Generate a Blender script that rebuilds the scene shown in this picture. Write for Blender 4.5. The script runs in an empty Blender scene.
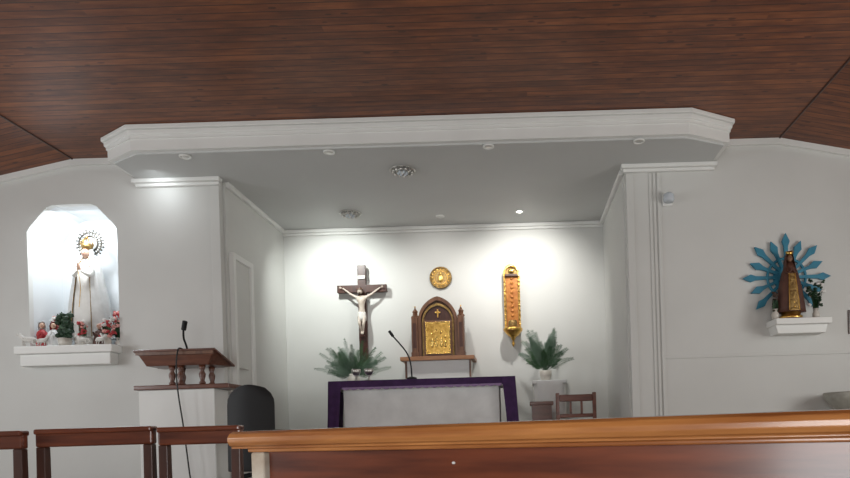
import bpy, bmesh, math, random
from mathutils import Vector, Matrix
random.seed(4)
C = bpy.context.scene.collection
pi = math.pi
bpy.context.scene.view_settings.view_transform = 'Standard'

# ---------------------------------------------------------------- materials
def mat(name, col, rough=0.6, metal=0.0, col2=None, scale=8.0, stretch=(1,1,1), bump=0.0, coat=0.0, emit=None, es=0.0, detail=5):
    m = bpy.data.materials.new(name); m.use_nodes = True
    nt = m.node_tree; b = nt.nodes['Principled BSDF']
    b.inputs['Roughness'].default_value = rough
    b.inputs['Metallic'].default_value = metal
    b.inputs['Coat Weight'].default_value = coat
    b.inputs['Coat Roughness'].default_value = 0.15
    col2 = col2 or tuple(c*0.85 for c in col)
    tc = nt.nodes.new('ShaderNodeTexCoord'); mp = nt.nodes.new('ShaderNodeMapping')
    mp.inputs['Scale'].default_value = stretch
    nz = nt.nodes.new('ShaderNodeTexNoise'); nz.inputs['Scale'].default_value = scale; nz.inputs['Detail'].default_value = detail
    cr = nt.nodes.new('ShaderNodeValToRGB')
    cr.color_ramp.elements[0].position = 0.3; cr.color_ramp.elements[1].position = 0.7
    cr.color_ramp.elements[0].color = (*col2, 1); cr.color_ramp.elements[1].color = (*col, 1)
    L = nt.links.new
    L(tc.outputs['Object'], mp.inputs['Vector']); L(mp.outputs[0], nz.inputs['Vector'])
    L(nz.outputs['Fac'], cr.inputs[0]); L(cr.outputs[0], b.inputs['Base Color'])
    if bump:
        bp = nt.nodes.new('ShaderNodeBump'); bp.inputs['Strength'].default_value = bump; bp.inputs['Distance'].default_value = 0.01
        L(nz.outputs['Fac'], bp.inputs['Height']); L(bp.outputs[0], b.inputs['Normal'])
    if emit:
        b.inputs['Emission Color'].default_value = (*emit, 1); b.inputs['Emission Strength'].default_value = es
    return m

def plank_mat(name, pitch, dark, mid, light):
    m = bpy.data.materials.new(name); m.use_nodes = True
    nt = m.node_tree; b = nt.nodes['Principled BSDF']; L = nt.links.new; N = nt.nodes.new
    tc = N('ShaderNodeTexCoord'); sp = N('ShaderNodeSeparateXYZ'); L(tc.outputs['Object'], sp.inputs[0])
    def mth(op, a, bb=None):
        n = N('ShaderNodeMath'); n.operation = op
        for i, v in enumerate((a, bb)):
            if v is None: continue
            if isinstance(v, (int, float)): n.inputs[i].default_value = v
            else: L(v, n.inputs[i])
        return n.outputs[0]
    yy = mth('DIVIDE', sp.outputs['Y'], pitch)
    idx = mth('FLOOR', yy); fr = mth('FRACT', yy)
    wn0 = N('ShaderNodeTexWhiteNoise'); wn0.noise_dimensions = '1D'; L(idx, wn0.inputs['W'])
    seg = mth('FLOOR', mth('ADD', mth('DIVIDE', sp.outputs['X'], 3.1), mth('MULTIPLY', wn0.outputs['Value'], 7)))
    cb = N('ShaderNodeCombineXYZ'); L(idx, cb.inputs[0]); L(seg, cb.inputs[1])
    wn = N('ShaderNodeTexWhiteNoise'); wn.noise_dimensions = '2D'; L(cb.outputs[0], wn.inputs['Vector'])
    cb2 = N('ShaderNodeCombineXYZ'); L(mth('MULTIPLY', sp.outputs['X'], 3.4), cb2.inputs[0]); L(mth('MULTIPLY', sp.outputs['Y'], 20), cb2.inputs[1]); L(mth('MULTIPLY', wn.outputs['Value'], 50), cb2.inputs[2])
    nz = N('ShaderNodeTexNoise'); nz.inputs['Scale'].default_value = 1.0; nz.inputs['Detail'].default_value = 7; nz.inputs['Roughness'].default_value=.6; L(cb2.outputs[0], nz.inputs['Vector'])
    cb3 = N('ShaderNodeCombineXYZ'); L(mth('MULTIPLY', sp.outputs['X'], 4.2), cb3.inputs[0]); L(mth('MULTIPLY', sp.outputs['Y'], 12), cb3.inputs[1])
    vo = N('ShaderNodeTexVoronoi'); vo.inputs['Scale'].default_value = 1.0; L(cb3.outputs[0], vo.inputs['Vector'])
    knot = mth('LESS_THAN', vo.outputs['Distance'], 0.13)
    fac = mth('ADD', mth('MULTIPLY', wn.outputs['Value'], 0.16), mth('MULTIPLY', nz.outputs['Fac'], 0.88))
    fac = mth('SUBTRACT', fac, mth('MULTIPLY', knot, 0.28))
    cr = N('ShaderNodeValToRGB'); e = cr.color_ramp.elements
    e[0].position = 0.28; e[0].color = (*dark, 1); e[1].position = 0.78; e[1].color = (*light, 1)
    k = e.new(0.5); k.color = (*mid, 1); L(fac, cr.inputs[0])
    gro = mth('MAXIMUM', mth('LESS_THAN', fr, 0.08), mth('GREATER_THAN', fr, 0.96))
    mx = N('ShaderNodeMix'); mx.data_type = 'RGBA'; L(gro, mx.inputs[0]); L(cr.outputs[0], mx.inputs[6]); mx.inputs[7].default_value = (dark[0]*.75, dark[1]*.75, dark[2]*.75, 1)
    L(mx.outputs[2], b.inputs['Base Color'])
    bp = N('ShaderNodeBump'); bp.inputs['Strength'].default_value = 0.3; bp.inputs['Distance'].default_value = 0.005
    L(mth('SUBTRACT', 1.0, gro), bp.inputs['Height']); L(bp.outputs[0], b.inputs['Normal'])
    b.inputs['Roughness'].default_value = 0.42
    return m

M_wall = mat('wall_paint', (.64,.64,.615), .75, col2=(.60,.60,.575), scale=1.5, bump=.04)
M_white = mat('white_plaster', (.77,.77,.745), .6, col2=(.73,.73,.705), scale=3)
M_niche = mat('niche_paint', (.68,.70,.71), .7, col2=(.64,.66,.67), scale=3)
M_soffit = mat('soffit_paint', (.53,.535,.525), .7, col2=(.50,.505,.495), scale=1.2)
M_plank = plank_mat('varnished_pine_planks', .08, (.062,.014,.004), (.150,.040,.010), (.29,.090,.025))
M_floor = mat('floor_tile', (.35,.30,.25), .35, scale=4)
M_woodred = mat('red_brown_wood', (.20,.05,.02), .28, col2=(.075,.017,.008), scale=3, stretch=(1,10,10), bump=.05, coat=.5)
M_rail = mat('varnished_rail_wood', (.55,.23,.07), .25, col2=(.30,.10,.028), scale=3, stretch=(1.2,14,14), coat=.6)
M_dark = mat('dark_wood', (.075,.024,.014), .4, col2=(.035,.011,.007), scale=4, stretch=(8,8,1), coat=.2)
M_brown = mat('mid_brown_wood', (.19,.085,.042), .4, col2=(.09,.036,.018), scale=4, stretch=(6,6,1), coat=.2)
M_shelf = mat('shelf_wood', (.42,.21,.10), .45, col2=(.28,.12,.055), scale=4, stretch=(1,8,8))
M_ambo = mat('lectern_wood', (.16,.053,.028), .4, col2=(.085,.026,.013), scale=4, stretch=(1,8,8), coat=.3)
M_pale = mat('worn_pale_wood', (.62,.56,.47), .7, col2=(.36,.25,.16), scale=14)
M_gold = mat('gold', (.85,.55,.16), .3, 1.0, col2=(.55,.30,.06), scale=30, bump=.5)
M_gold2 = mat('bright_gold_relief', (1.0,.72,.25), .25, 1.0, col2=(.6,.36,.08), scale=45, bump=.9)
M_oldgold = mat('old_gold', (.38,.25,.09), .45, .8, col2=(.15,.085,.03), scale=40, bump=.8)
M_amber = mat('amber_panel', (.50,.20,.04), .4, .3, col2=(.30,.09,.015), scale=30)
M_purple = mat('purple_cloth', (.055,.016,.085), .85, col2=(.032,.009,.052), scale=12, bump=.2)
M_lace = mat('lilac_lace', (.30,.20,.36), .9, scale=60)
M_cloth = mat('white_cloth', (.80,.80,.79), .85, scale=5)
M_mantle = mat('silvery_white_mantle', (.60,.59,.57), .55, col2=(.50,.49,.47), scale=14, bump=.3)
M_robe = mat('ivory_robe', (.74,.72,.68), .6, col2=(.62,.60,.56), scale=10)
M_skin = mat('painted_skin', (.62,.40,.29), .5, col2=(.55,.34,.24), scale=20)
M_hair = mat('dark_hair', (.05,.025,.015), .6)
M_silver = mat('silver', (.62,.60,.57), .28, 1.0, scale=10)
M_dsilver = mat('tarnished_silver', (.10,.09,.075), .4, .9, scale=30)
M_black = mat('black_plastic', (.005,.005,.006), .65)
M_cable = mat('cable_rubber', (.02,.02,.02), .6)
M_leaf = mat('green_leaf', (.040,.11,.038), .55, col2=(.018,.06,.02), scale=10)
M_leaf2 = mat('grey_green_needles', (.11,.18,.12), .6, col2=(.055,.10,.065), scale=10)
M_dleaf = mat('dark_leaf', (.015,.045,.02), .6)
M_flred = mat('red_petals', (.50,.05,.05), .6, col2=(.30,.02,.03), scale=20)
M_flpink = mat('pink_petals', (.75,.36,.32), .6, scale=20)
M_flwhite = mat('white_petals', (.75,.73,.70), .6, scale=20)
M_blue = mat('blue_paint', (.032,.23,.34), .5, col2=(.022,.17,.27), scale=12)
M_mbrown = mat('brown_mantle', (.10,.038,.022), .6, col2=(.06,.02,.013), scale=10)
M_wool = mat('white_wool', (.72,.70,.66), .9, col2=(.55,.53,.5), scale=60, bump=.8)
M_lamp = mat('lamp_glow', (1,1,1), .4, emit=(1,.97,.9), es=12)
M_lens = mat('dim_lamp_glass', (.75,.75,.72), .2)
M_stone = mat('font_stone', (.42,.41,.36), .5, col2=(.30,.29,.25), scale=14)
M_glass = mat('frosted_glass', (.6,.65,.7), .2)
M_terr = mat('cream_ceramic', (.60,.56,.50), .4)

# ---------------------------------------------------------------- geometry helpers
class G:
    def __init__(s, name, loc=(0,0,0), rz=0.0):
        s.e = bpy.data.objects.new(name, None); s.e.empty_display_size = .1
        s.e.location = loc; s.e.rotation_euler = (0,0,rz); C.objects.link(s.e)
    def add(s, o): o.parent = s.e; return o

def mesh_obj(name, verts, faces, m, g=None, smooth=False, bevel=0, mods=()):
    me = bpy.data.meshes.new(name); me.from_pydata([tuple(v) for v in verts], [], faces); me.update()
    bm = bmesh.new(); bm.from_mesh(me); bmesh.ops.recalc_face_normals(bm, faces=bm.faces); bm.to_mesh(me); bm.free()
    me.materials.append(m)
    if smooth:
        for p in me.polygons: p.use_smooth = True
    o = bpy.data.objects.new(name, me); C.objects.link(o)
    if g: g.add(o)
    if bevel:
        b = o.modifiers.new('bevel', 'BEVEL'); b.width = bevel; b.segments = 3; b.limit_method = 'ANGLE'
    return o

def box(name, a, b, m, g=None, bevel=0):
    x0,y0,z0 = a; x1,y1,z1 = b
    v = [(x0,y0,z0),(x1,y0,z0),(x1,y1,z0),(x0,y1,z0),(x0,y0,z1),(x1,y0,z1),(x1,y1,z1),(x0,y1,z1)]
    f = [(0,1,2,3),(4,5,6,7),(0,1,5,4),(1,2,6,5),(2,3,7,6),(3,0,4,7)]
    return mesh_obj(name, v, f, m, g, bevel=bevel)

def multi(name, boxes, m, g=None, bevel=0):
    V=[];F=[]
    for a,b in boxes:
        x0,y0,z0=a;x1,y1,z1=b;n=len(V)
        V += [(x0,y0,z0),(x1,y0,z0),(x1,y1,z0),(x0,y1,z0),(x0,y0,z1),(x1,y0,z1),(x1,y1,z1),(x0,y1,z1)]
        F += [tuple(n+i for i in q) for q in [(0,1,2,3),(4,5,6,7),(0,1,5,4),(1,2,6,5),(2,3,7,6),(3,0,4,7)]]
    return mesh_obj(name, V, F, m, g, bevel=bevel)

def prism_xz(name, pts, y0, y1, m, g=None, bevel=0, smooth=False):
    n = len(pts)
    v = [(x,y0,z) for x,z in pts] + [(x,y1,z) for x,z in pts]
    f = [tuple(range(n)), tuple(range(2*n-1, n-1, -1))] + [(i,(i+1)%n,n+(i+1)%n,n+i) for i in range(n)]
    return mesh_obj(name, v, f, m, g, smooth, bevel)

def prism_xy(name, pts, z0, z1, m, g=None, bevel=0):
    n = len(pts)
    v = [(x,y,z0) for x,y in pts] + [(x,y,z1) for x,y in pts]
    f = [tuple(range(n)), tuple(range(2*n-1, n-1, -1))] + [(i,(i+1)%n,n+(i+1)%n,n+i) for i in range(n)]
    return mesh_obj(name, v, f, m, g, bevel=bevel)

def ring_xz(name, outer, inner, y0, y1, m, g=None, closed=True):
    n=len(outer); V=[]
    for p in (outer, inner):
        for y in (y0,y1): V += [(x,y,z) for x,z in p]
    F=[]; rng = range(n) if closed else range(n-1)
    for i in rng:
        j=(i+1)%n
        F += [(i,j,2*n+j,2*n+i),(n+i,n+j,3*n+j,3*n+i),(i,j,n+j,n+i),(2*n+i,2*n+j,3*n+j,3*n+i)]
    if not closed:
        F += [(0,n,3*n,2*n),(n-1,2*n-1,4*n-1,3*n-1)]
    return mesh_obj(name, V, F, m, g)

def lathe(name, prof, m, g=None, loc=(0,0,0), n=32, sx=1, sy=1, fn=0, fa=0.0, a0=0, a1=2*pi, smooth=True):
    full = abs(a1-a0-2*pi) < 1e-4
    cols = n if full else n+1
    V=[];F=[]
    for r,z in prof:
        for i in range(cols):
            a = a0+(a1-a0)*i/n
            rr = r*(1+fa*math.sin(fn*a + z*5)) if fn else r
            V.append((loc[0]+rr*math.cos(a)*sx, loc[1]+rr*math.sin(a)*sy, loc[2]+z))
    for k in range(len(prof)-1):
        for i in range(n):
            j=(i+1)%cols
            F.append((k*cols+i,k*cols+j,(k+1)*cols+j,(k+1)*cols+i))
    if full:
        if prof[0][0]>1e-4: F.append(tuple(range(cols)))
        if prof[-1][0]>1e-4: F.append(tuple((len(prof)-1)*cols+i for i in range(cols)))
    return mesh_obj(name, V, F, m, g, smooth)

def ball(name, loc, r, m, g=None, s=(1,1,1), seg=20):
    bm=bmesh.new(); bmesh.ops.create_uvsphere(bm,u_segments=seg,v_segments=seg//2+2,radius=r)
    me=bpy.data.meshes.new(name)
    for v in bm.verts: v.co = Vector((v.co.x*s[0]+loc[0], v.co.y*s[1]+loc[1], v.co.z*s[2]+loc[2]))
    bm.to_mesh(me); bm.free(); me.materials.append(m)
    for p in me.polygons: p.use_smooth=True
    o=bpy.data.objects.new(name,me); C.objects.link(o)
    if g: g.add(o)
    return o

def torus(name, loc, R, r, m, g=None, axis='y', n=40, k=10, s=1):
    V=[];F=[]
    for i in range(n):
        a=2*pi*i/n
        for j in range(k):
            b=2*pi*j/k; q=R+r*math.cos(b); h=r*math.sin(b)
            if axis=='y': p=(q*math.cos(a),h,q*math.sin(a)*s)
            else: p=(q*math.cos(a),q*math.sin(a)*s,h)
            V.append((p[0]+loc[0],p[1]+loc[1],p[2]+loc[2]))
    for i in range(n):
        for j in range(k):
            F.append((i*k+j,((i+1)%n)*k+j,((i+1)%n)*k+(j+1)%k,i*k+(j+1)%k))
    return mesh_obj(name,V,F,m,g,True)

def tube(name, pts, r, m, g=None, smoothc=True):
    cu=bpy.data.curves.new(name,'CURVE'); cu.dimensions='3D'; cu.bevel_depth=r; cu.bevel_resolution=4; cu.use_fill_caps=True
    sp=cu.splines.new('NURBS' if smoothc else 'POLY'); sp.points.add(len(pts)-1)
    for i,p in enumerate(pts): sp.points[i].co=(*p,1)
    if smoothc: sp.use_endpoint_u=True; sp.order_u=3; sp.resolution_u=8
    tmp=bpy.data.objects.new(name,cu); C.objects.link(tmp)
    dg=bpy.context.evaluated_depsgraph_get()
    me=bpy.data.meshes.new_from_object(tmp.evaluated_get(dg)); bpy.data.objects.remove(tmp)
    me.materials.clear(); me.materials.append(m)
    for p in me.polygons: p.use_smooth=True
    o=bpy.data.objects.new(name,me); C.objects.link(o)
    if g: g.add(o)
    return o

def skin(name, verts, edges, m, g=None, sub=2):
    me=bpy.data.meshes.new(name); me.from_pydata([v[:3] for v in verts],edges,[]); me.materials.append(m)
    o=bpy.data.objects.new(name,me); C.objects.link(o)
    sm=o.modifiers.new('skin','SKIN'); sm.use_smooth_shade=True
    sv=me.skin_vertices[0].data
    for i,v in enumerate(verts): sv[i].radius=(v[3],v[3]); sv[i].use_root=(i==0)
    s=o.modifiers.new('sub','SUBSURF'); s.levels=sub; s.render_levels=sub
    if g: g.add(o)
    return o

def blobs(name, pts, m, g=None, sub=1):
    bm=bmesh.new()
    for (x,y,z,r) in pts:
        res=bmesh.ops.create_icosphere(bm,subdivisions=sub,radius=r)
        for v in res['verts']:
            k=1+random.uniform(-.22,.22); v.co=Vector((v.co.x*k+x,v.co.y*k+y,v.co.z*k*.85+z))
    me=bpy.data.meshes.new(name); bm.to_mesh(me); bm.free(); me.materials.append(m)
    o=bpy.data.objects.new(name,me); C.objects.link(o)
    if g: g.add(o)
    return o

def blades(name, base, n, L, w, m, g=None, spread=1.0, up=.6, droop=.5, ybias=1.0, zmin=None, clampy=None, bias=0.0):
    V=[];F=[]
    for i in range(n):
        a=random.uniform(0,2*pi); t=random.uniform(.1,1)*spread; l=L*random.uniform(.6,1.05)
        d=Vector((math.cos(a)*t+bias, math.sin(a)*t*ybias, up+random.uniform(0,.4))).normalized()
        side=d.cross(Vector((0,0,1))); side = side.normalized() if side.length>1e-3 else Vector((1,0,0))
        p=Vector(base)+Vector((random.uniform(-.02,.02),random.uniform(-.02,.02),0)); n0=len(V); S=6
        for k in range(S+1):
            q=k/S; c=p+d*l*q+Vector((0,0,-droop*l*q*q*t))
            if zmin is not None: c.z=max(c.z,zmin)
            if clampy is not None: c.y=min(c.y,clampy)
            ww=w*(math.sin(pi*min(.95,q*.85+.12)))
            V += [c-side*ww, c+side*ww]
        for k in range(S): F.append((n0+2*k,n0+2*k+1,n0+2*k+3,n0+2*k+2))
    me=bpy.data.meshes.new(name); me.from_pydata([tuple(v) for v in V],[],F); me.materials.append(m)
    o=bpy.data.objects.new(name,me); C.objects.link(o)
    if g: g.add(o)
    return o

def fronds(name, base, n, L, m, g, spread=1.0, up=.6, droop=.4, ybias=.5, leaf=.07, clampy=None, bias=0.0, w=.005, upr=.45):
    """feathery palm fronds: stems with paired leaflets"""
    V=[];F=[]
    for i in range(n):
        a=random.uniform(0,2*pi); t=random.uniform(.25,1)*spread; l=L*random.uniform(.65,1.05)
        d=Vector((math.cos(a)*t+bias, math.sin(a)*t*ybias, up+random.uniform(0,upr))).normalized()
        side=d.cross(Vector((0,-1,.2))).normalized()
        P=[]
        for k in range(11):
            q=k/10; c=Vector(base)+d*l*q+Vector((0,0,-droop*l*q*q*t))
            if clampy is not None: c.y=min(c.y,clampy)
            P.append(c)
        for k in range(10):
            n0=len(V); V+=[P[k]-side*.0025,P[k]+side*.0025,P[k+1]+side*.0025,P[k+1]-side*.0025]; F.append((n0,n0+1,n0+2,n0+3))
            if k<2: continue
            q=k/10; dd=(P[k+1]-P[k]).normalized(); ll=leaf*(1.25-q)*random.uniform(.8,1.2)
            for h in (0,.5):
                b0=P[k].lerp(P[k+1],h)
                for s in (-1,1):
                    tip=b0+(dd*.9+side*s*.8).normalized()*ll+Vector((0,0,-.01)); mid=(b0+tip)/2
                    if clampy is not None: tip.y=min(tip.y,clampy)
                    n0=len(V); V+=[b0,mid+dd*w,tip,mid-dd*w]; F.append((n0,n0+1,n0+2,n0+3))
    me=bpy.data.meshes.new(name); me.from_pydata([tuple(v) for v in V],[],F); me.materials.append(m)
    o=bpy.data.objects.new(name,me); C.objects.link(o); g.add(o)
    return o

def head(g, c, r, tilt=0.0, pre='', hair=M_hair, skinm=M_skin):
    x,y,z=c
    ball(pre+'head',(x,y,z),r,skinm,g,(.8,.88,1.05))
    ball(pre+'chin',(x,y-.25*r,z-.6*r),r*.45,skinm,g)
    ball(pre+'nose',(x,y-.9*r,z-.12*r),r*.16,skinm,g,(.8,1,1.5),10)
    for s in (-1,1):
        ball(pre+'eye',(x+s*.3*r,y-.76*r,z+.08*r),r*.11,M_hair,g,(1.3,.7,.8),10)
        ball(pre+'ear',(x+s*.8*r,y,z-.05*r),r*.2,skinm,g,(.4,.8,1.2),10)
    ball(pre+'mouth',(x,y-.72*r,z-.45*r),r*.14,M_flred,g,(1.5,.6,.45),10)

# ---------------------------------------------------------------- room shell
XL,XR=-6.6,4.9; CL,CR=-4.37,2.67; H=3.83; YF=6.5; YB=8.2; YR=-3.0; S=3.60
def top(x):
    if x<CL: return H-.2*(CL-x)
    if x>CR: return H-.2*(x-CR)
    return H
box('floor',(XL,YR,-.1),(XR,5.0,0),M_floor)
prism_xz('ceiling',[(CL,H),(CR,H),(CR,H+.1),(CL,H+.1)],YR,YF+.6,M_plank)
prism_xz('ceiling_slope_left',[(XL,top(XL)),(CL,H),(CL,H+.1),(XL,top(XL)+.1)],YR,YF+.6,M_plank)
prism_xz('ceiling_slope_right',[(CR,H),(XR,top(XR)),(XR,top(XR)+.1),(CR,H+.1)],YR,YF+.6,M_plank)
tube('trim_1',[(CL,YR,H-.002),(CL,YF,H-.002)],.010,M_dark,smoothc=False)
tube('trim_2',[(CR,YR,H-.002),(CR,YF,H-.002)],.010,M_dark,smoothc=False)
# front wall left, around the niche
NL,NR,NB,NT=-4.87,-3.97,1.965,3.39; NC=3.13
headL=[(NL,NC),(NL+.035,NC+.055),(NL+.20,NT-.025),(NL+.26,NT)]
headR=[(NR-.26,NT),(NR-.20,NT-.025),(NR-.035,NC+.055),(NR,NC)]
bm_pts=[
 [(XL,0),(NL,0),(NL,top(NL)),(XL,top(XL))],
 [(NR,0),(-2.93,0),(-2.93,H),(NR,H)],
 [(NL,0),(NR,0),(NR,NB),(NL,NB)],
 headL+[(NL+.26,top(NL+.26)),(NL,top(NL))],
 [(NL+.26,NT),(NR-.26,NT),(NR-.26,H),(CL,H),(NL+.26,top(NL+.26))],
 headR+[(NR,H),(NR-.26,H)]]
V=[];F=[]
for p in bm_pts:
    n=len(p);k=len(V)
    V+=[(x,YF,z) for x,z in p]+[(x,YF+.06,z) for x,z in p]
    F+=[tuple(k+i for i in range(n)),tuple(k+n+i for i in range(n))]+[(k+i,k+(i+1)%n,k+n+(i+1)%n,k+n+i) for i in range(n)]
mesh_obj('wall_front_left',V,F,M_wall)
oct_=[(NL,NB)]+headL+headR+[(NR,NB)]
n=len(oct_)
V=[(x,YF+.06,z) for x,z in oct_]+[(x,YF+.50,z) for x,z in oct_]
F=[(i,(i+1)%n,n+(i+1)%n,n+i) for i in range(n)]+[tuple(range(n,2*n))]
mesh_obj('wall_niche',V,F,M_niche)
prism_xz('wall_front_right',[(1.13,0),(XR,0),(XR,top(XR)),(CR,H),(1.13,H)],YF,YF+.1,M_wall)
box('wall_recess_left',(-3.05,YF+.07,0),(-2.91,YB,S),M_wall)
box('wall_recess_right',(1.12,YF+.1,0),(1.26,YB,S),M_wall)
box('wall_back',(-3.05,YB,0),(1.26,YB+.12,S),M_wall)
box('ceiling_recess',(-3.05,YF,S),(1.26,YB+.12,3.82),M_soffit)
wy=[(0.3,1.9),(3.0,4.6)]
def sidewall(name,x0,x1,h):
    bx=[((x0,YR,0),(x1,YF+.1,1.1)),((x0,YR,2.6),(x1,YF+.1,h)),((x0,YR,1.1),(x1,wy[0][0],2.6)),((x0,wy[0][1],1.1),(x1,wy[1][0],2.6)),((x0,wy[1][1],1.1),(x1,YF+.1,2.6))]
    multi(name,bx,M_wall)
sidewall('wall_left',XL-.15,XL,top(XL)); sidewall('wall_right',XR,XR+.15,top(XR))
k=1
for X in (XL-.08,XR+.08):  # unseen side windows, put in to let light into the room
    for a,b in wy:
        multi('unseen_window_%d'%k,[((X-.03,a,1.1),(X+.03,a+.06,2.6)),((X-.03,b-.06,1.1),(X+.03,b,2.6)),((X-.03,a+.06,1.1),(X+.03,b-.06,1.16)),((X-.03,a+.06,2.54),(X+.03,b-.06,2.6)),((X-.02,(a+b)/2-.025,1.16),(X+.02,(a+b)/2+.025,2.54))],M_brown); k+=1
multi('wall_rear',[((XL,YR-.15,0),(-1.9,YR,3.38)),((.3,YR-.15,0),(XR,YR,3.38)),((-1.9,YR-.15,2.5),(.3,YR,3.38))],M_wall)
prism_xz('wall_rear_gable',[(XL,3.38),(XR,3.38),(CR,H),(CL,H)],YR-.15,YR,M_wall)
multi('unseen_doorway',[((-1.9,YR-.1,0),(-1.8,YR-.04,2.5)),((.2,YR-.1,0),(.3,YR-.04,2.5)),((-1.8,YR-.1,2.4),(.2,YR-.04,2.5))],M_brown)  # rear doorway out of view, added to carry frontal light
box('floor_sanctuary',(XL,5.0,-.1),(XR,YF,.6),M_floor)
box('floor_recess',(-2.91,YF,-.1),(1.12,YB,.6),M_floor)
gst=G('altar_steps',(-.9,4.1,0))
for i in range(3): box('step_%d'%(i+1),(-3.7,.3*i,0),(3.7,.9,.15*(i+1)) if i==2 else (3.7,.3*(i+1),.15*(i+1)),M_floor,gst,.006)

def plan(o):
    return [(-3.76-o,YF-.001),(-3.76-o,6.05-o*.4),(-3.42-o*.4,5.84-o),(1.60+o*.4,5.84-o),(2.03+o,6.05-o*.4),(2.03+o,YF-.001)]
gs=G('ceiling_soffit')
prism_xy('slab',plan(0),S+.015,3.715,M_white,gs)
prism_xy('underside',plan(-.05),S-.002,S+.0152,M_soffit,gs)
prism_xy('cornice_step',plan(.012),3.715,3.745,M_white,gs)
prism_xy('cornice_cove',plan(.03),3.745,3.79,M_white,gs,bevel=.012)
prism_xy('cornice_top',plan(.05),3.79,3.828,M_white,gs,bevel=.006)

def capital(name,x0,x1):
    multi(name,[((x0,YF-.08,S-.04),(x1,YF-.001,S-.002)),((x0+.02,YF-.045,S-.07),(x1-.02,YF-.001,S-.04))],M_white,bevel=.006)
capital('trim_3',-3.77,-2.90); capital('trim_4',1.08,2.03)
box('trim_5',(-3.02,YF-.02,.6),(-2.93,YF-.001,S-.072),M_wall,bevel=.004)
multi('trim_6',[((1.13,YF-.016,.6),(1.20,YF-.001,S-.072)),((1.36,YF-.010,.6),(1.385,YF-.001,S-.072)),((1.40,YF-.010,.6),(1.425,YF-.001,S-.072)),((1.44,YF-.014,.6),(1.475,YF-.001,S-.072))],M_wall,bevel=.005)
multi('trim_7',[((1.475,YF-.015,1.665),(XR,YF-.001,1.69))],M_wall,bevel=.004)
multi('trim_8',[((-2.91,YB-.05,S-.045),(1.12,YB-.001,S-.001)),((-2.91,YB-.03,S-.075),(1.12,YB-.001,S-.045))],M_white,bevel=.008)
multi('trim_9',[((-2.909,YF+.08,S-.05),(-2.87,YB-.06,S-.001))],M_white,bevel=.008)
multi('trim_10',[((1.08,YF+.08,S-.05),(1.119,YB-.06,S-.001))],M_white,bevel=.008)
def slopetrim(name,x0,x1):
    prism_xz(name,[(x0,top(x0)-.06),(x1,top(x1)-.06),(x1,top(x1)-.002),(x0,top(x0)-.002)],YF-.04,YF-.001,M_white)
slopetrim('trim_11',XL,CL); slopetrim('trim_12',CL,-3.84); slopetrim('trim_13',2.09,CR); slopetrim('trim_14',CR,XR)
gl=G('niche_ledge',(-4.45,YF,0))
box('top_shelf',(-.46,-.17,1.885),(.50,-.001,1.96),M_white,gl,.01)
box('lower_step',(-.43,-.13,1.77),(.46,-.001,1.885),M_white,gl,.01)

gd=G('door_2',(-2.91,0,0))
multi('frame',[((0.0,6.62,.6),(.05,6.67,2.9)),((0.0,7.05,.6),(.05,7.11,2.9)),((0.0,6.67,2.84),(.05,7.05,2.9))],M_white,gd,.005)
box('leaf',(.005,6.67,.61),(.025,7.05,2.84),M_wall,gd)
tube('handle',[(.025,6.74,1.72),(.07,6.74,1.72),(.07,6.84,1.72)],.009,M_silver,gd)

# ---------------------------------------------------------------- downlights
def downlight(x,y,on=False,r=.045):
    g=G('recessed_downlight',(x,y,S-.003))
    torus('bezel',(0,0,-.005),r,.008,M_white,g,'z')
    lathe('lens',[(0,-.010),(r*.6,-.008),(r*.92,-.003)],M_lamp if on else M_silver,g)
for x,y in [(-2.99,5.95),(-1.67,5.95),(-.21,5.93),(1.16,5.91),(-.88,7.8)]: downlight(x,y)
downlight(.07,7.72,True,.04)
for (x,y) in [(-1.08,6.40),(-1.91,7.60)]:
    g=G('glass_ceiling_rosette',(x,y,S-.003))
    torus('rim',(0,0,-.010),.12,.006,M_silver,g,'z'); torus('inner_rim',(0,0,-.016),.06,.006,M_silver,g,'z')
    for i in range(12):
        a=2*pi*i/12; ball('drop_%d'%i,(.095*math.cos(a),.095*math.sin(a),-.025),.013,M_silver,g,(1,1,1.4),10)
    for i in range(6):
        a=2*pi*i/6; ball('petal_%d'%i,(.04*math.cos(a),.04*math.sin(a),-.035),.013,M_glass,g,(1,1,1.3),10)
    ball('bulb',(0,0,-.03),.018,M_lens,g)

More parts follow.
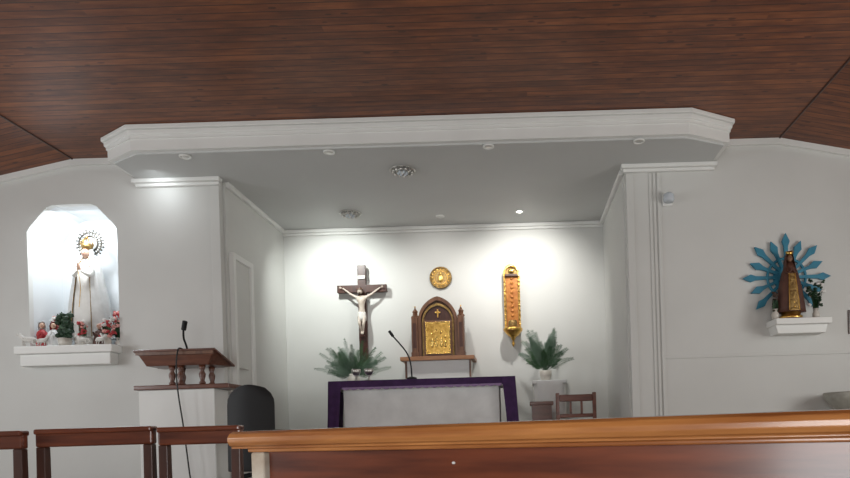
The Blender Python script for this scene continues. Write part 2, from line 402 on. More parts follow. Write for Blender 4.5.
# ---------------------------------------------------------------- altar
ga=G('altar_table',(-1.055,7.4,.6))
box('body',(-.88,-.22,0),(.84,.25,.90),M_white,ga,.01)
box('front_panel',(-.88,-.235,.1),(.84,-.221,.90),M_cloth,ga,.008)
box('plinth',(-.93,-.24,.0),(.89,-.221,.1),M_white,ga,.004)
box('mensa',(-1.0,-.29,.90),(1.0,.33,.985),M_white,ga,.01)
V=[];F=[];nx=80
xs=[-1.02+2.04*i/nx for i in range(nx+1)]
for i,x in enumerate(xs):
    w=.006*math.sin(i*.9); sc=.010*abs(math.sin(i*.785))
    V+=[(x,.34,.993),(x,-.30,.993),(x,-.308+w*.5,.98),(x,-.312+w,.915-sc)]
for i in range(nx):
    for k in range(3): F.append((i*4+k,i*4+k+1,(i+1)*4+k+1,(i+1)*4+k))
mesh_obj('purple_cloth',V,F,M_purple,ga,True)
for s in (-1,1):
    V=[];F=[]
    ny=24
    for i in range(ny+1):
        y=-.31+.65*i/ny
        for k in range(9):
            q=k/8; V.append((s*(1.02+.012*math.sin(i*1.1)*q+.02*q), y-.02*q, .993-.56*q))
    for i in range(ny):
        for k in range(8): F.append((i*9+k,i*9+k+1,(i+1)*9+k+1,(i+1)*9+k))
    mesh_obj('cloth_end',V,F,M_purple,ga,True)
    V=[];F=[]
    for k in range(9):
        q=k/8
        for j in range(7):
            t=j/6; V.append((s*(1.02+.02*q-(.15-.03*q**.6)*t), -.312-.012*math.sin(t*9)*q-.012, .985-.56*q))
    for k in range(8):
        for j in range(6): F.append((k*7+j,k*7+j+1,(k+1)*7+j+1,(k+1)*7+j))
    mesh_obj('cloth_corner_fold',V,F,M_purple,ga,True)
V=[];F=[]
for i in range(121):
    x=-.87+1.74*i/120; V+=[(x,-.320,.918),(x,-.320,.902-.014*abs(math.sin(i*.52)))]
for i in range(120): F.append((2*i,2*i+1,2*i+3,2*i+2))
mesh_obj('lace_edge',V,F,M_lace,ga)

for x in (-1.80,-1.66):
    g=G('silver_goblet',(x,7.22,1.594))
    lathe('cup',[(0,0),(.042,.002),(.042,.008),(.012,.02),(.010,.045),(.018,.05),(.012,.058),(.035,.075),(.05,.10),(.052,.125),(.047,.135),(.044,.12),(.0,.08)],M_silver,g)
g=G('gooseneck_microphone',(-1.18,7.2,1.594))
lathe('base',[(0,0),(.055,0),(.055,.02),(.03,.03),(0,.03)],M_black,g)
tube('neck',[(0,0,.02),(0,0,.14),(-.03,0,.28),(-.12,0,.40),(-.20,0,.49)],.008,M_black,g)
tube('capsule',[(-.195,0,.485),(-.235,-.01,.545)],.016,M_black,g,False)

# ---------------------------------------------------------------- crucifix
gc=G('crucifix',(-1.92,8.13,1.88))
box('upright',(-.052,-.02,-.0),(.052,.03,1.235),M_dark,gc,.006)
box('crossbeam',(-.31,-.022,.895),(.31,.028,.99),M_dark,gc,.006)
box('title_board',(-.045,-.034,1.06),(.045,-.022,1.105),M_robe,gc,.003)
M_corpus=mat('painted_corpus',(.60,.53,.46),.45,col2=(.46,.38,.31),scale=25)
v=[(0,-.06,.62,.036),(.005,-.062,.68,.033),(0,-.062,.76,.044),(0,-.060,.81,.040),(0,-.065,.85,.017),
   (-.055,-.055,.825,.021),(.055,-.055,.825,.021),
   (-.135,-.05,.87,.0145),(.135,-.05,.87,.0145),
   (-.215,-.042,.935,.009),(.215,-.042,.935,.009),
   (-.238,-.04,.948,.010),(.238,-.04,.948,.010),
   (-.028,-.065,.59,.027),(.028,-.065,.59,.027),
   (-.022,-.105,.49,.020),(.030,-.105,.49,.020),
   (-.008,-.06,.40,.012),(.012,-.062,.40,.012),
   (-.006,-.075,.365,.011),(.008,-.088,.362,.011)]
e=[(0,1),(1,2),(2,3),(3,4),(3,5),(3,6),(5,7),(6,8),(7,9),(8,10),(9,11),(10,12),(0,13),(0,14),(13,15),(14,16),(15,17),(16,18),(17,19),(18,20)]
skin('body',v,e,M_corpus,gc)
for s in (-1,1):
    for i in range(5):
        a=(-.5+.28*i); L_=(.022,.028,.031,.029,.02)[i]
        p0=(s*.242,-.042,.950); d=(s*math.cos(a),math.sin(a))
        tube('finger_%s%d'%('l' if s<0 else 'r',i),[p0,(p0[0]+d[0]*L_*.6,-.048,p0[2]+d[1]*L_*.6+.004),(p0[0]+d[0]*L_,-.058,p0[2]+d[1]*L_+.004)],.0028,M_corpus,gc)
head(gc,(-.012,-.085,.895),.036,skinm=M_corpus)
ball('hair',(-.012,-.066,.905),.041,M_hair,gc,(.95,.8,1.05)); ball('beard',(-.012,-.104,.868),.016,M_hair,gc,(1,.8,1.3))
torus('thorn_crown',(-.012,-.078,.918),.037,.006,M_brown,gc,'z')
lathe('loincloth',[(.030,-.09),(.052,-.085),(.054,-.05),(.05,0),(.046,.02),(.035,.025)],M_robe,gc,(0,-.063,.62),sy=.75,fn=9,fa=.06)
box('foot_rest',(-.03,-.075,.335),(.03,-.02,.352),M_dark,gc,.003)

g=G('palm_leaf_arrangement',(-2.0,7.90,.6))
lathe('pedestal',[(.14,0),(.14,.03),(.05,.07),(.04,.9),(.12,.95),(.12,.98),(0,.98)],M_white,g)
lathe('vase',[(0,.98),(.06,.98),(.085,1.04),(.07,1.10),(.05,1.12),(.06,1.14),(.05,1.13),(0,1.08)],M_terr,g)
fronds('leaves',(-.0,0,1.09),26,.50,M_leaf,g,spread=1.15,up=.32,droop=.10,ybias=.3,leaf=.085,clampy=.17,bias=-.05,upr=.6,w=.006)
fronds('pale_leaves',(0,-.02,1.09),32,.50,M_leaf2,g,spread=1.15,up=.34,droop=.15,ybias=.3,leaf=.08,clampy=.17,upr=.6,w=.006)

# ---------------------------------------------------------------- medallion
g=G('gold_medallion',(-.94,8.195,2.945))
def disc(name,r,y0,y1,m,g,n=40): return prism_xz(name,[(r*math.cos(2*pi*i/n),r*math.sin(2*pi*i/n)) for i in range(n)],y0,y1,m,g)
disc('plate',.135,-.02,0,M_oldgold,g)
torus('rim',(0,-.02,0),.128,.012,M_oldgold,g); torus('inner_rim',(0,-.022,0),.085,.006,M_gold,g)
for i in range(16):
    a=2*pi*i/16; ball('boss_%d'%i,(.107*math.cos(a),-.022,.107*math.sin(a)),.012,M_gold,g,(1,.6,1),8)
ball('relief',(0,-.02,-.01),.05,M_gold2,g,(.7,.3,1),14); ball('relief_top',(0,-.025,.05),.02,M_gold2,g,(1,.5,1),10)

# ---------------------------------------------------------------- tabernacle
def ogive(hw,spring,peak,n=10,base=0.0):
    R=((peak-spring)**2+hw**2)/(2*hw)
    pts=[(-hw,base),(-hw,spring)]
    cx=-hw+R; a0=pi
    a1=math.atan2(peak-spring,-cx)
    for i in range(1,n+1):
        a=a0+(a1-a0)*i/n; pts.append((cx+R*math.cos(a),spring+R*math.sin(a)))
    right=[(-x,z) for x,z in pts[:-1]][::-1]
    return pts+right
gt=G('gothic_tabernacle',(-.96,7.92,1.93))
prism_xz('back_board',ogive(.235,.42,.70),.03,.14,M_brown,gt)
ring_xz('outer_arch',ogive(.240,.42,.725),ogive(.205,.42,.675),-.03,.03,M_brown,gt)
ring_xz('inner_arch',ogive(.192,.42,.645),ogive(.172,.42,.615),-.01,.03,M_oldgold,gt)
prism_xz('arch_field',ogive(.175,.42,.62),.012,.03,M_dark,gt)
box('door_surround',(-.172,-.03,0),(.172,.03,.43),M_brown,gt,.006)
box('gold_door',(-.15,-.045,.02),(.15,-.03,.41),M_gold,gt,.006)
multi('door_edges',[((-.15,-.055,.02),(-.135,-.045,.41)),((.135,-.055,.02),(.15,-.045,.41)),((-.135,-.055,.02),(.135,-.045,.035)),((-.135,-.055,.395),(.135,-.045,.41))],M_gold2,gt,.003)
for i,(x,z,h) in enumerate([(-.07,.09,.2),(-.02,.09,.24),(.04,.09,.21),(.09,.09,.15)]):
    ball('relief_robe_%d'%i,(x,-.045,z+h*.35),.03,M_gold2,gt,(.8,.35,h/.05*.5),12); ball('relief_head_%d'%i,(x,-.052,z+h*.9),.016,M_gold2,gt,(1,.6,1),10)
multi('arch_cross',[((-.008,-.005,.47),(.008,.012,.57)),((-.035,-.005,.525),(.035,.012,.54))],M_gold,gt,.002)
for s in (-1,1):
    box('side_post',(s*.28-.038,-.05,0),(s*.28+.038,.12,.48),M_brown,gt,.005)
    box('post_inset',(s*.28-.02,-.056,.10),(s*.28+.02,-.05,.40),M_dark,gt)
    lathe('pinnacle',[(.045,0),(.045,.02),(.03,.03),(.028,.06),(.036,.07),(.02,.09),(.0,.13)],M_brown,gt,(s*.28,.03,.48),n=4,smooth=False)
    ball('finial',(s*.28,.03,.61),.010,M_gold,gt)
    box('post_foot',(s*.28-.046,-.058,0),(s*.28+.046,.12,.05),M_brown,gt,.004)
box('sill',(-.33,-.06,-.012),(.33,.14,.0),M_brown,gt)
g=G('tabernacle_shelf',(-.965,8.0,0))
box('shelf',(-.445,-.22,1.868),(.445,.199,1.916),M_shelf,g,.006)
prism_xz('bracket',[(-.38,1.64),(.38,1.64),(.40,1.868),(-.40,1.868)],-.14,.199,M_white,g)
multi('bracket_edges',[((-.40,-.15,1.66),(-.375,-.14,1.868)),((.375,-.15,1.66),(.40,-.14,1.868))],M_brown,g)

# ---------------------------------------------------------------- gold shrine panel
gg=G('gilded_wall_shrine',(-.05,8.19,2.12))
def rarch(hw,h,n=12):
    return [(-hw,.12)]+[(-hw*math.cos(pi*i/n),h-hw+hw*math.sin(pi*i/n)) for i in range(n+1)]+[(hw,.12)]
prism_xz('back_panel',rarch(.10,.95),-.04,0,M_oldgold,gg)
ring_xz('gilt_frame',rarch(.102,.955),rarch(.080,.93),-.075,-.04,M_gold,gg)
box('amber_strip',(-.07,-.05,.16),(.07,-.04,.80),M_amber,gg)
for i in range(11):
    ball('bead_%d'%i,(0,-.050,.2+.058*i),.016,M_amber,gg,(1.4,.8,1.2),10)
    for s in (-1,1): ball('side_bead_%d'%i,(s*.09,-.078,.2+.06*i),.012,M_gold,gg,(1,1,1.3),8)
box('cap',(-.085,-.085,.80),(.085,-.03,.83),M_dark,gg,.006)
ball('cap_ornament',(0,-.06,.875),.03,M_gold2,gg,(1.3,.5,1),12)
lathe('bowl',[(0,-.02),(.02,0),(.03,.03),(.07,.06),(.115,.11),(.12,.14),(.10,.15),(.0,.13)],M_gold,gg,(0,-.125,0))
lathe('lamp_cup',[(.05,.14),(.06,.17),(.055,.22),(.05,.24),(0,.24)],M_oldgold,gg,(0,-.125,0))
box('bracket',(-.03,-.1,.06),(.03,0,.12),M_gold,gg)
lathe('drop',[(0,-.08),(.012,-.06),(.018,-.03),(.01,-.005),(0,0)],M_gold,gg,(0,-.125,-.01))

# ---------------------------------------------------------------- right plant + chair
g=G('plant_stand',(.37,7.9,.6))
box('body',(-.19,-.17,0),(.19,.17,.94),M_white,g,.01); box('top',(-.205,-.185,.94),(.205,.185,.985),M_cloth,g,.008)
box('cloth_front',(-.15,-.2,.60),(.15,-.19,.975),M_cloth,g)
g=G('potted_fern',(.33,7.86,1.587))
lathe('pot',[(0,0),(.05,0),(.07,.06),(.075,.12),(.06,.12),(0,.10)],M_terr,g)
fronds('fronds',(0,0,.10),38,.60,M_leaf2,g,spread=.75,up=.65,droop=.35,ybias=.4,leaf=.09,clampy=.26,bias=-.10,w=.007,upr=.6)
fronds('dark_fronds',(0,0,.10),18,.46,M_leaf,g,spread=.85,up=.4,droop=.5,ybias=.4,leaf=.085,clampy=.26,w=.006)
def chair(name,x,y,w,d,seat,topz,rz=0):
    g=G(name,(x,y,.6),rz)
    hw=w/2
    for sx in (-1,1):
        box('back_leg',(sx*hw-.02,-.02,0),(sx*hw+.02,.02,topz+.01),M_woodred,g,.006)
        box('front_leg',(sx*hw-.02,d-.02,0),(sx*hw+.02,d+.02,seat),M_woodred,g,.006)
    box('top_rail',(-hw+.02,-.015,topz-.085),(hw-.02,.015,topz-.01),M_woodred,g,.008)
    box('lower_rail',(-hw+.02,-.012,topz-.26),(hw-.02,.012,topz-.22),M_woodred,g,.006)
    for i in range(2): box('slat_%d'%i,(-.06+.12*i-.012,-.008,topz-.22),(-.06+.12*i+.012,.008,topz-.085),M_woodred,g)
    box('seat',(-hw-.01,-.0,seat),(hw+.01,d+.03,seat+.035),M_woodred,g,.01)
    for sx in (-1,1): box('side_rail',(sx*hw-.012,.02,.2),(sx*hw+.012,d-.02,.23),M_woodred,g)
chair('wooden_chair',.62,7.1,.40,.4,.45,.78)
g=G('wooden_side_table',(.25,7.35,.6))
box('top',(-.13,-.15,.67),(.13,.15,.71),M_ambo,g,.006); box('apron',(-.11,-.13,.50),(.11,.13,.67),M_ambo,g)
for a in (-1,1):
    for b in (-1,1): box('leg',(a*.1-.015,b*.12-.015,0),(a*.1+.015,b*.12+.015,.50),M_ambo,g)

# ---------------------------------------------------------------- ambo
g=G('lectern',(-3.16,6.0,.6))
box('pedestal',(-.35,0,0),(.35,.28,.87),M_white,g,.008)
box('board',(-.38,-.03,.87),(.50,.32,.912),M_ambo,g,.008)
for i,(x,y) in enumerate([(-.06,.05),(.02,.05),(.22,.05),(-.06,.24),(.22,.24)]):
    lathe('turned_leg_%d'%i,[(.025,.912),(.03,.93),(.018,.95),(.028,.99),(.03,1.01),(.018,1.04),(.024,1.06),(.03,1.09)],M_ambo,g,(x,y,0),n=16)
dv=[(-.27,-.0,1.09),(.30,-.0,1.09),(.30,.30,1.09),(-.27,.30,1.09),(-.33,-.05,1.215),(.38,-.05,1.215),(.38,.32,1.10),(-.33,.32,1.10)]
mesh_obj('desk_body',dv,[(0,1,2,3),(4,5,6,7),(0,1,5,4),(1,2,6,5),(2,3,7,6),(3,0,4,7)],M_ambo,g,bevel=.005)
dv=[(-.35,-.07,1.215),(.40,-.07,1.215),(.40,.34,1.10),(-.35,.34,1.10)]
mesh_obj('desk_top',dv+[(x,y,z+.020) for x,y,z in dv],[(0,1,2,3),(4,5,6,7),(0,1,5,4),(1,2,6,5),(2,3,7,6),(3,0,4,7)],M_ambo,g,bevel=.004)
multi('desk_front_moulding',[((-.33,-.066,1.185),(.38,-.05,1.213))],M_brown,g)
gx,gy,gz=.08,-.03,1.15
def off(p): return (p[0]+gx,p[1]+gy,p[2]+gz)
tube('microphone_neck',[off(p) for p in [(0,.12,.05),(0,.08,.13),(.0,.02,.2),(.03,-.02,.27)]],.009,M_black,g)
tube('microphone_capsule',[off(p) for p in [(.03,-.02,.26),(.06,-.05,.33)]],.022,M_black,g,False)
tube('microphone_cable',[off(p) for p in [(0,.12,.05),(0,-.05,.12),(-.0,-.10,.02),(-.01,-.10,-.15),(.005,-.10,-.35),(.03,-.08,-.6),(.06,-.08,-.9),(.08,-.08,-1.1),(.1,-.1,-1.142)]],.0065,M_cable,g)

# ---------------------------------------------------------------- black chair
g=G('black_office_chair',(-2.27,5.5,.6))
V=[];F=[];nu,nv=16,14
for j in range(nv+1):
    q=j/nv; z=.12+.73*q
    hw=.205*(1-max(0,(q-.8)/.2)**2.4*.40)
    for i in range(nu+1):
        t=-1+2*i/nu; V.append((hw*t,-.06*(1-t*t)-.02+.02*q,z-.02*t*t*q))
for j in range(nv):
    for i in range(nu): F.append((j*(nu+1)+i,j*(nu+1)+i+1,(j+1)*(nu+1)+i+1,(j+1)*(nu+1)+i))
o=mesh_obj('backrest',V,F,M_black,g,True); so=o.modifiers.new('s','SOLIDIFY'); so.thickness=.04; ss=o.modifiers.new('b','BEVEL'); ss.width=.012; ss.segments=3
box('seat',(-.21,.03,.40),(.21,.44,.47),M_black,g,.03)
lathe('column',[(.03,.08),(.03,.40)],M_black,g,(0,.2,0),n=16)
for i in range(5):
    a=2*pi*i/5+.3; tube('spoke_%d'%i,[(0,.2,.10),(.24*math.cos(a),.2+.24*math.sin(a),.06)],.018,M_black,g,False)
    ball('caster_%d'%i,(.24*math.cos(a),.2+.24*math.sin(a),.028),.027,M_black,g)

# ---------------------------------------------------------------- near pew (angled)
gp=G('church_pew',(-.765,1.77,0),-.44)
Lp=2.7
prof=[(.045,.972),(.045,1.006),(.038,1.016),(.025,1.02),(-.022,1.018),(-.034,1.012),(-.040,1.002),(-.040,.990),(-.034,.981),(-.027,.977),(-.027,.972)]
n=len(prof); V=[]
for x in (-.0,Lp): V+=[(x,y,z) for y,z in prof]
F=[tuple(range(n)),tuple(range(n,2*n))]+[(i,(i+1)%n,n+(i+1)%n,n+i) for i in range(n)]
mesh_obj('top_rail',V,F,M_rail,gp,bevel=.002)
box('bead_moulding',(.05,-.019,.962),(Lp-.02,.03,.973),M_rail,gp,.004)
box('back_panel',(.115,-.006,.42),(Lp-.1,.02,.964),M_woodred,gp)
box('lower_back_rail',(.115,-.018,.55),(Lp-.1,-.005,.62),M_woodred,gp,.004)
box('seat_board',(.1,.02,.42),(Lp-.1,.42,.45),M_woodred,gp,.006)
box('worn_end_post',(.062,-.02,.0),(.108,.04,.962),M_pale,gp,.006)
prism=[(.04,0),(.45,0),(.45,.12),(.40,.42),(.42,.62),(.36,.66),(.08,.66),(.04,.9)]
for x0 in (.064,Lp-.1):
    nn=len(prism); V=[(x0,y,z) for y,z in prism]+[(x0+.04,y,z) for y,z in prism]
    mesh_obj('end_panel',V,[tuple(range(nn)),tuple(range(nn,2*nn))]+[(i,(i+1)%nn,nn+(i+1)%nn,nn+i) for i in range(nn)],M_woodred,gp,bevel=.004)
box('far_post',(Lp-.1,-.02,0),(Lp-.05,.04,.965),M_woodred,gp)
ball('screw_plug',(.68,-.007,.93),.004,M_flwhite,gp,(1.2,.5,.8),10)

# ---------------------------------------------------------------- far-left benches
def bench(name,x0,x1,y,zt):
    g=G(name,(x0,y,0)); L_=x1-x0
    box('top_rail',(0,-.02,zt-.085),(L_,.025,zt),M_woodred,g,.010)
    box('rail_cap',(0,-.032,zt-.022),(L_,.034,zt+.004),M_woodred,g,.008)
    for i,x in enumerate((.0,L_-.05)):
        prof=[(-.015,zt-.085),(.025,zt-.085),(.03,.45),(-.06,0),(-.10,0),(-.02,.45)]
        V=[(x,py,pz) for py,pz in prof]+[(x+.045,py,pz) for py,pz in prof]; nn=len(prof)
        mesh_obj('rear_post_%d'%i,V,[tuple(range(nn)),tuple(range(nn,2*nn))]+[(a,(a+1)%nn,nn+(a+1)%nn,nn+a) for a in range(nn)],M_dark,g,bevel=.004)
        box('front_leg_%d'%i,(x,.36,0),(x+.045,.40,.42),M_dark,g,.004)
        box('side_rail_%d'%i,(x+.01,.03,.12),(x+.035,.36,.17),M_dark,g)
    box('lower_rail',(.045,-.012,.62),(L_-.05,.015,.70),M_woodred,g,.006)
    box('seat',(-.005,.03,.42),(L_+.005,.42,.45),M_woodred,g,.008)
bench('wooden_bench',-2.97,-2.40,3.15,1.065)
bench('wooden_bench',-2.375,-1.80,3.2,1.07)
bench('wooden_bench',-1.775,-1.37,3.2,1.062)
bench('wooden_bench',-3.65,-3.02,3.1,1.06)

# ---------------------------------------------------------------- Marian statue in niche
gv=G('robed_statue',(-4.45,6.77,1.966))
lathe('pedestal',[(0,0),(.15,0),(.15,.04),(.13,.06),(.14,.12),(.12,.14),(0,.14)],M_terr,gv)
mp=[(.225,.12),(.208,.3),(.185,.5),(.155,.68),(.138,.78),(.114,.88),(.062,.95)]
lathe('gown',[(r*.95,z) for r,z in mp],M_robe,gv,(0,.01,0),fn=13,fa=.035,sy=.68,n=64)
lathe('neck',[(.022,.93),(.022,.98)],M_skin,gv,(0,-.01,0))
lathe('mantle',[(r*1.04,z) for r,z in mp]+[(.060,1.02),(.046,1.065),(.0,1.085)],M_mantle,gv,(0,.01,0),fn=13,fa=.035,sy=.68,a0=-pi/2+.48,a1=3*pi/2-.48,n=64)
for s in (-1,1):
    hem=[(s*r*1.05*math.sin(.48),.01-r*1.05*.68*math.cos(.48),z) for r,z in mp]
    tube('gold_hem',hem,.004,M_oldgold,gv)
    skin('arm_%s'%('l' if s<0 else 'r'),[(s*.08,-.05,.85,.028),(s*.085,-.09,.75,.026),(s*.035,-.125,.78,.017),(s*.012,-.135,.80,.012)],[(0,1),(1,2),(2,3)],M_robe,gv)
    skin('hand_%s'%('l' if s<0 else 'r'),[(s*.012,-.135,.80,.010),(s*.008,-.14,.83,.010),(s*.006,-.143,.855,.006)],[(0,1),(1,2)],M_skin,gv)
    for i in range(4): tube('finger_%d'%i,[(s*.006,-.132-.006*i,.84),(s*.005,-.135-.006*i,.86),(s*.003,-.136-.006*i,.872-abs(i-1.5)*.003)],.0028,M_skin,gv)
    tube('thumb',[(s*.008,-.155,.82),(s*.007,-.16,.835),(s*.005,-.158,.845)],.003,M_skin,gv)
head(gv,(0,-.025,1.0),.047)
tube('rosary',[(0,-.155,.8),(.015,-.14,.68),(.01,-.148,.5),(0,-.152,.42)],.003,M_gold,gv)
lathe('crown_band',[(.045,1.045),(.05,1.06),(.062,1.10),(.055,1.10),(.042,1.06)],M_oldgold,gv,(0,0,0))
for i in range(8):
    a=2*pi*i/8; tube('crown_arch_%d'%i,[(.058*math.cos(a),.058*math.sin(a),1.095),(.06*math.cos(a),.06*math.sin(a),1.14),(.0,.0,1.165)],.004,M_oldgold,gv)
ball('crown_orb',(0,0,1.175),.012,M_gold,gv)
torus('halo_ring',(0,.05,1.12),.080,.010,M_dsilver,gv); torus('halo_outer_ring',(0,.05,1.12),.118,.008,M_dsilver,gv)
for i in range(24):
    a=2*pi*i/24; r1=.145 if i%2 else .135
    tube('halo_ray_%d'%i,[(.07*math.cos(a),.05,1.12+.07*math.sin(a)),(r1*math.cos(a),.05,1.12+r1*math.sin(a))],.006,M_dsilver,gv,False)
    ball('halo_star_%d'%i,(r1*math.cos(a),.05,1.12+r1*math.sin(a)),.010,M_dsilver,gv,seg=8)

def child(x,y,robe,h=.26,rz=0):
    g=G('kneeling_child_figurine',(x,y,1.966),rz)
    lathe('robe',[(0,0),(.055,0),(.06,.03),(.045,h*.45),(.038,h*.62),(.012,h*.72)],robe,g,fn=7,fa=.07,sy=1.1)
    head(g,(0,-.005,h*.85),.028)
    lathe('veil',[(.034,h*.70),(.035,h*.85),(.028,h*.97),(0,h*1.02)],M_flred if robe is M_cloth else M_cloth,g,(0,.004,0),a0=-.4,a1=pi+.4)
    for s in (-1,1): skin('arm',[(s*.034,0,h*.62,.011),(s*.04,-.03,h*.45,.010),(s*.008,-.06,h*.52,.007),(s*.004,-.066,h*.6,.006)],[(0,1),(1,2),(2,3)],robe,g,1)
    ball('foot',(0,.045,.012),.018,M_dark,g,(1.6,1,.6))
child(-4.79,6.56,M_flred,.27,.5); child(-4.66,6.54,M_cloth,.26,.4); child(-4.20,6.55,M_mbrown,.24,-.5)
def lamb(x,y,rz,s=1.0):
    g=G('lamb_figurine',(x,y,1.964),rz); g.e.scale=(s,s,s)
    skin('body',[(0,0,.085,.038),(.06,0,.085,.034),(-.055,0,.09,.036),(-.085,0,.125,.022),(-.10,0,.15,.022),(-.135,0,.14,.012),(.09,0,.08,.012),(.105,0,.055,.007)],[(0,1),(0,2),(2,3),(3,4),(4,5),(1,6),(6,7)],M_wool,g)
    for a,b in ((-.055,-1),(-.055,1)):
        skin('foreleg',[(a,b*.02,.07,.014),(a-.004,b*.021,.035,.008),(a,b*.021,.006,.008)],[(0,1),(1,2)],M_wool,g,1)
        skin('hindleg',[(.055,b*.02,.07,.017),(.048,b*.021,.045,.011),(.066,b*.021,.028,.007),(.06,b*.021,.006,.008)],[(0,1),(1,2),(2,3)],M_wool,g,1)
        ball('ear',(-.10,b*.024,.158),.010,M_wool,g,(.6,1.5,.6),8)
        ball('eye',(-.122,b*.011,.152),.003,M_hair,g,seg=8)
lamb(-4.80,6.39,.2,.80); lamb(-4.655,6.375,3.0,.62); lamb(-4.25,6.365,.1,.58); lamb(-4.08,6.365,2.9,.58)
g=G('green_foliage_pot',(-4.48,6.44,1.962))
lathe('pot',[(0,0),(.05,0),(.065,.08),(.055,.08),(0,.07)],M_terr,g)
blobs('foliage',[(random.uniform(-.06,.06),random.uniform(-.03,.03),random.uniform(.06,.32),.030) for _ in range(60)],M_dleaf,g)
fronds('leaves',(0,0,.08),16,.30,M_leaf,g,spread=.42,up=.9,droop=.3,ybias=.3,leaf=.04,w=.01)
def bouquet(name,x,y,z,cols,w=.09,h=.2,n=14,L=None,lsp=.4):
    g=G(name,(x,y,z))
    lathe('vase',[(0,0),(.03,0),(.035,.05),(.02,.08),(.03,.10),(0,.08)],M_terr,g)
    blades('leaves',(0,0,.07),30,L or h*.7,.010,M_leaf,g,spread=lsp,up=.9,droop=.3,ybias=.3)
    for ci,c in enumerate(cols):
        pts=[]
        for _ in range(n):
            a=random.uniform(0,2*pi); r=w*math.sqrt(random.random()); cx,cy,cz=r*math.cos(a),r*math.sin(a)*.5,random.uniform(.3*h,h)
            for _ in range(6): pts.append((cx+random.uniform(-.012,.012),cy+random.uniform(-.012,.012),cz+random.uniform(-.01,.01),.013))
        blobs('petals_%d'%ci,pts,c,g)
bouquet('red_flower_bouquet',-4.08,6.66,1.966,[M_flred,M_flpink,M_dleaf,M_flred],.075,.37,11)
bouquet('pink_flower_bouquet',-4.76,6.72,1.966,[M_flpink,M_flred,M_flwhite,M_dleaf],.055,.34,7)
bouquet('red_flower_bouquet',-4.07,6.46,1.962,[M_flred,M_flpink,M_flwhite,M_flred],.07,.26,8)
bouquet('pink_flower_bouquet',-4.31,6.45,1.962,[M_flred,M_flwhite,M_flpink],.04,.25,7)

# ---------------------------------------------------------------- right wall shrine
gr=G('wall_bracket_shelf',(2.76,YF,0))
box('shelf',(-.27,-.26,1.94),(.27,-.001,2.0),M_white,gr,.008)
prism_xz('under_block',[(-.23,1.86),(.23,1.86),(.25,1.94),(-.25,1.94)],-.2,-.001,M_white,gr)
gb=G('blue_sunburst',(2.70,YF-.005,2.44))
torus('ring',(0,-.018,0),.19,.014,M_blue,gb)
for i in range(16):
    a=2*pi*i/16+pi/2
    if math.sin(a)<-.8: continue
    Lr=.44 if i%2==0 else .39
    loc=[(.10,-.014),(.10,.014),(.22,.016),(Lr-.13,.020),(Lr-.08,.038),(Lr,.0),(Lr-.08,-.038),(Lr-.13,-.020),(.22,-.016)]
    pts=[(r*math.cos(a)-t*math.sin(a), r*math.sin(a)+t*math.cos(a)) for r,t in loc]
    prism_xz('ray_%d'%i,pts,-.03,-.005,M_blue,gb)
disc('hub',.13,-.015,0,M_blue,gb)
g=G('mantled_statue',(2.68,YF-.15,2.0))
lathe('base',[(0,0),(.11,0),(.11,.03),(.09,.04),(.095,.07),(0,.07)],M_gold,g,sy=.8)
lathe('mantle',[(0,.07),(.145,.07),(.14,.12),(.115,.3),(.08,.45),(.05,.52),(.03,.56)],M_mbrown,g,fn=10,fa=.03,sy=.6)
lathe('gown_panel',[(.148,.075),(.142,.13),(.118,.3),(.083,.44)],M_oldgold,g,(0,-.004,0),a0=-pi/2-.32,a1=-pi/2+.32,sy=.62,n=10)
for s in (-1,1): tube('gold_edge',[(s*.050,-.090,.08),(s*.047,-.086,.13),(s*.039,-.072,.3),(s*.028,-.054,.44)],.005,M_gold,g)
for i in range(7): ball('gown_jewel_%d'%i,(0,-.095+.0055*i*1.2,.11+.045*i),.009,M_gold,g,(1,.5,1.2),8)
head(g,(0,-.005,.595),.034,skinm=mat('dark_painted_skin',(.22,.11,.06),.5))
lathe('veil',[(.06,.50),(.05,.56),(.044,.61),(.032,.64),(0,.65)],M_mbrown,g,(0,.004,0),a0=-.7,a1=pi+.7,sy=.9)
for s in (-1,1): skin('praying_arm',[(s*.045,-.01,.5,.014),(s*.05,-.04,.44,.012),(s*.01,-.065,.46,.008),(s*.006,-.068,.50,.006)],[(0,1),(1,2),(2,3)],M_mbrown,g,1)
lathe('crown',[(.028,.63),(.03,.64),(.038,.66),(.034,.66),(.02,.645)],M_gold,g)
bouquet('white_rose_bouquet',2.925,YF-.15,2.0,[M_flwhite,M_dleaf,M_dleaf],.085,.38,11,.25)
bouquet('dark_leaf_bouquet',2.513,YF-.18,2.0,[M_dleaf,M_hair],.012,.27,8,.13,.2)
g=G('wall_spotlight',(1.54,YF,3.25))
box('plate',(-.05,-.02,-.06),(.05,-.001,.06),M_white,g,.006)
lathe('shade',[(.03,.0),(.05,-.02),(.055,-.07),(.045,-.09),(0,-.08)],M_glass,g,(0,-.07,.05)); tube('arm',[(0,-.02,.02),(0,-.07,.05)],.01,M_silver,g,False)
g=G('holy_water_font',(3.15,YF-.25,1.07))
lathe('bowl',[(0,.0),(.06,.01),(.13,.06),(.19,.13),(.21,.19),(.20,.20),(.18,.18),(.1,.09),(0,.07)],M_stone,g,n=40)
lathe('pedestal',[(.14,-.47),(.14,-.43),(.07,-.38),(.05,-.1),(.06,0.01)],M_stone,g)
g=G('wall_switch_plate',(3.345,YF,1.98)); box('plate',(-.035,-.012,-.12),(.06,-.001,.12),M_dark,g,.003); box('rocker',(-.01,-.018,-.03),(.03,-.012,.03),M_black,g)

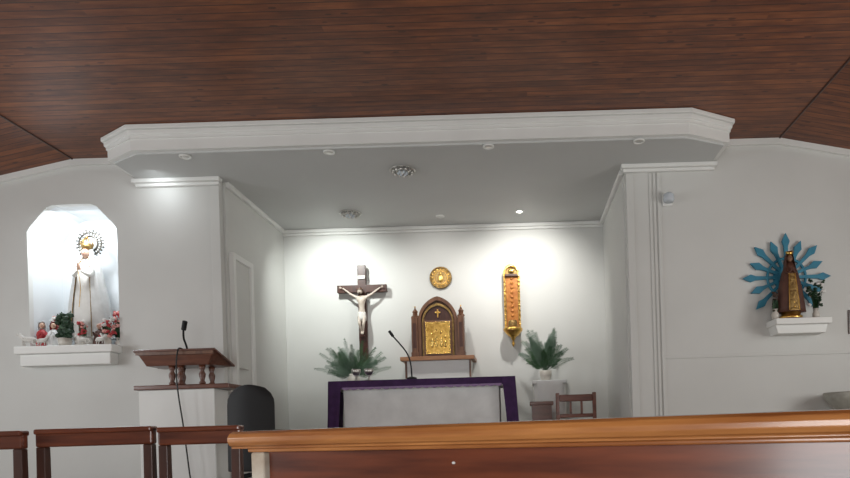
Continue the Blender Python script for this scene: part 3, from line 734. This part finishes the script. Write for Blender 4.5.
# ---------------------------------------------------------------- lights
def area(name,loc,rot,sx,sy,p,col):
    l=bpy.data.lights.new(name,'AREA'); l.shape='RECTANGLE'; l.size=sx; l.size_y=sy; l.energy=p; l.color=col
    o=bpy.data.objects.new(name,l); o.location=loc; o.rotation_euler=rot; C.objects.link(o); return o
def aim(o,t): o.rotation_euler=(Vector(t)-o.location).to_track_quat('-Z','Y').to_euler()
for i,(a,b) in enumerate(wy):  # area lamps added inside the unseen windows as daylight fill
    area('unseen_window_fill',(XL+.03,(a+b)/2,1.85),(0,-pi/2,0),1.4,1.5,58,(.95,.98,1))
    area('unseen_window_fill',(XR-.03,(a+b)/2,1.85),(0,pi/2,0),1.4,1.5,52,(1,.985,.95))
area('unseen_doorway_fill',(-.8,YR+.05,1.25),(pi/2,0,0),2.0,2.3,120,(.98,.99,.98))  # added lamp in the unseen rear doorway, fills the scene from the front
def spot(name,loc,t,p,ang,col=(1,.98,.94),blend=1.0,r=.05):
    l=bpy.data.lights.new(name,'SPOT'); l.energy=p; l.spot_size=math.radians(ang); l.spot_blend=blend; l.color=col; l.shadow_soft_size=r
    o=bpy.data.objects.new(name,l); o.location=loc; C.objects.link(o); aim(o,t); return o
spot('shrine_spotlight',(.15,7.10,3.53),(.12,8.2,2.66),110,100,(1,.99,.95))
spot('crucifix_spotlight',(-2.2,7.10,3.53),(-2.2,8.2,2.66),115,100,(.95,1,.97))
spot('tabernacle_spotlight',(-.95,6.95,3.53),(-.97,8.2,2.4),60,100)
l=bpy.data.lights.new('niche_lamp','AREA'); l.size=.2; l.energy=14; l.color=(.88,.95,1)
o=bpy.data.objects.new('niche_lamp',l); o.location=(-4.42,6.535,3.35); C.objects.link(o); aim(o,(-4.43,6.75,2.6))
spot('pier_spotlight',(-3.45,6.22,3.54),(-3.5,6.5,3.38),4,160,(.9,.96,1),r=.1)

w=bpy.data.worlds.new('sky'); bpy.context.scene.world=w; w.use_nodes=True
w.node_tree.nodes['Background'].inputs[0].default_value=(.8,.88,1,1); w.node_tree.nodes['Background'].inputs[1].default_value=.9

# ---------------------------------------------------------------- camera
cd=bpy.data.cameras.new('camera'); cd.sensor_width=36; cd.lens=650/850*36
cd.shift_x=(425-520)/850; cd.shift_y=(430-239)/850; cd.clip_start=.02
cam=bpy.data.objects.new('camera',cd); C.objects.link(cam)
cam.matrix_world=Matrix.Translation((0,0,1.0))@Matrix.Rotation(pi/2,4,'X')@Matrix.Rotation(-.03,4,'Z')
bpy.context.scene.camera=cam
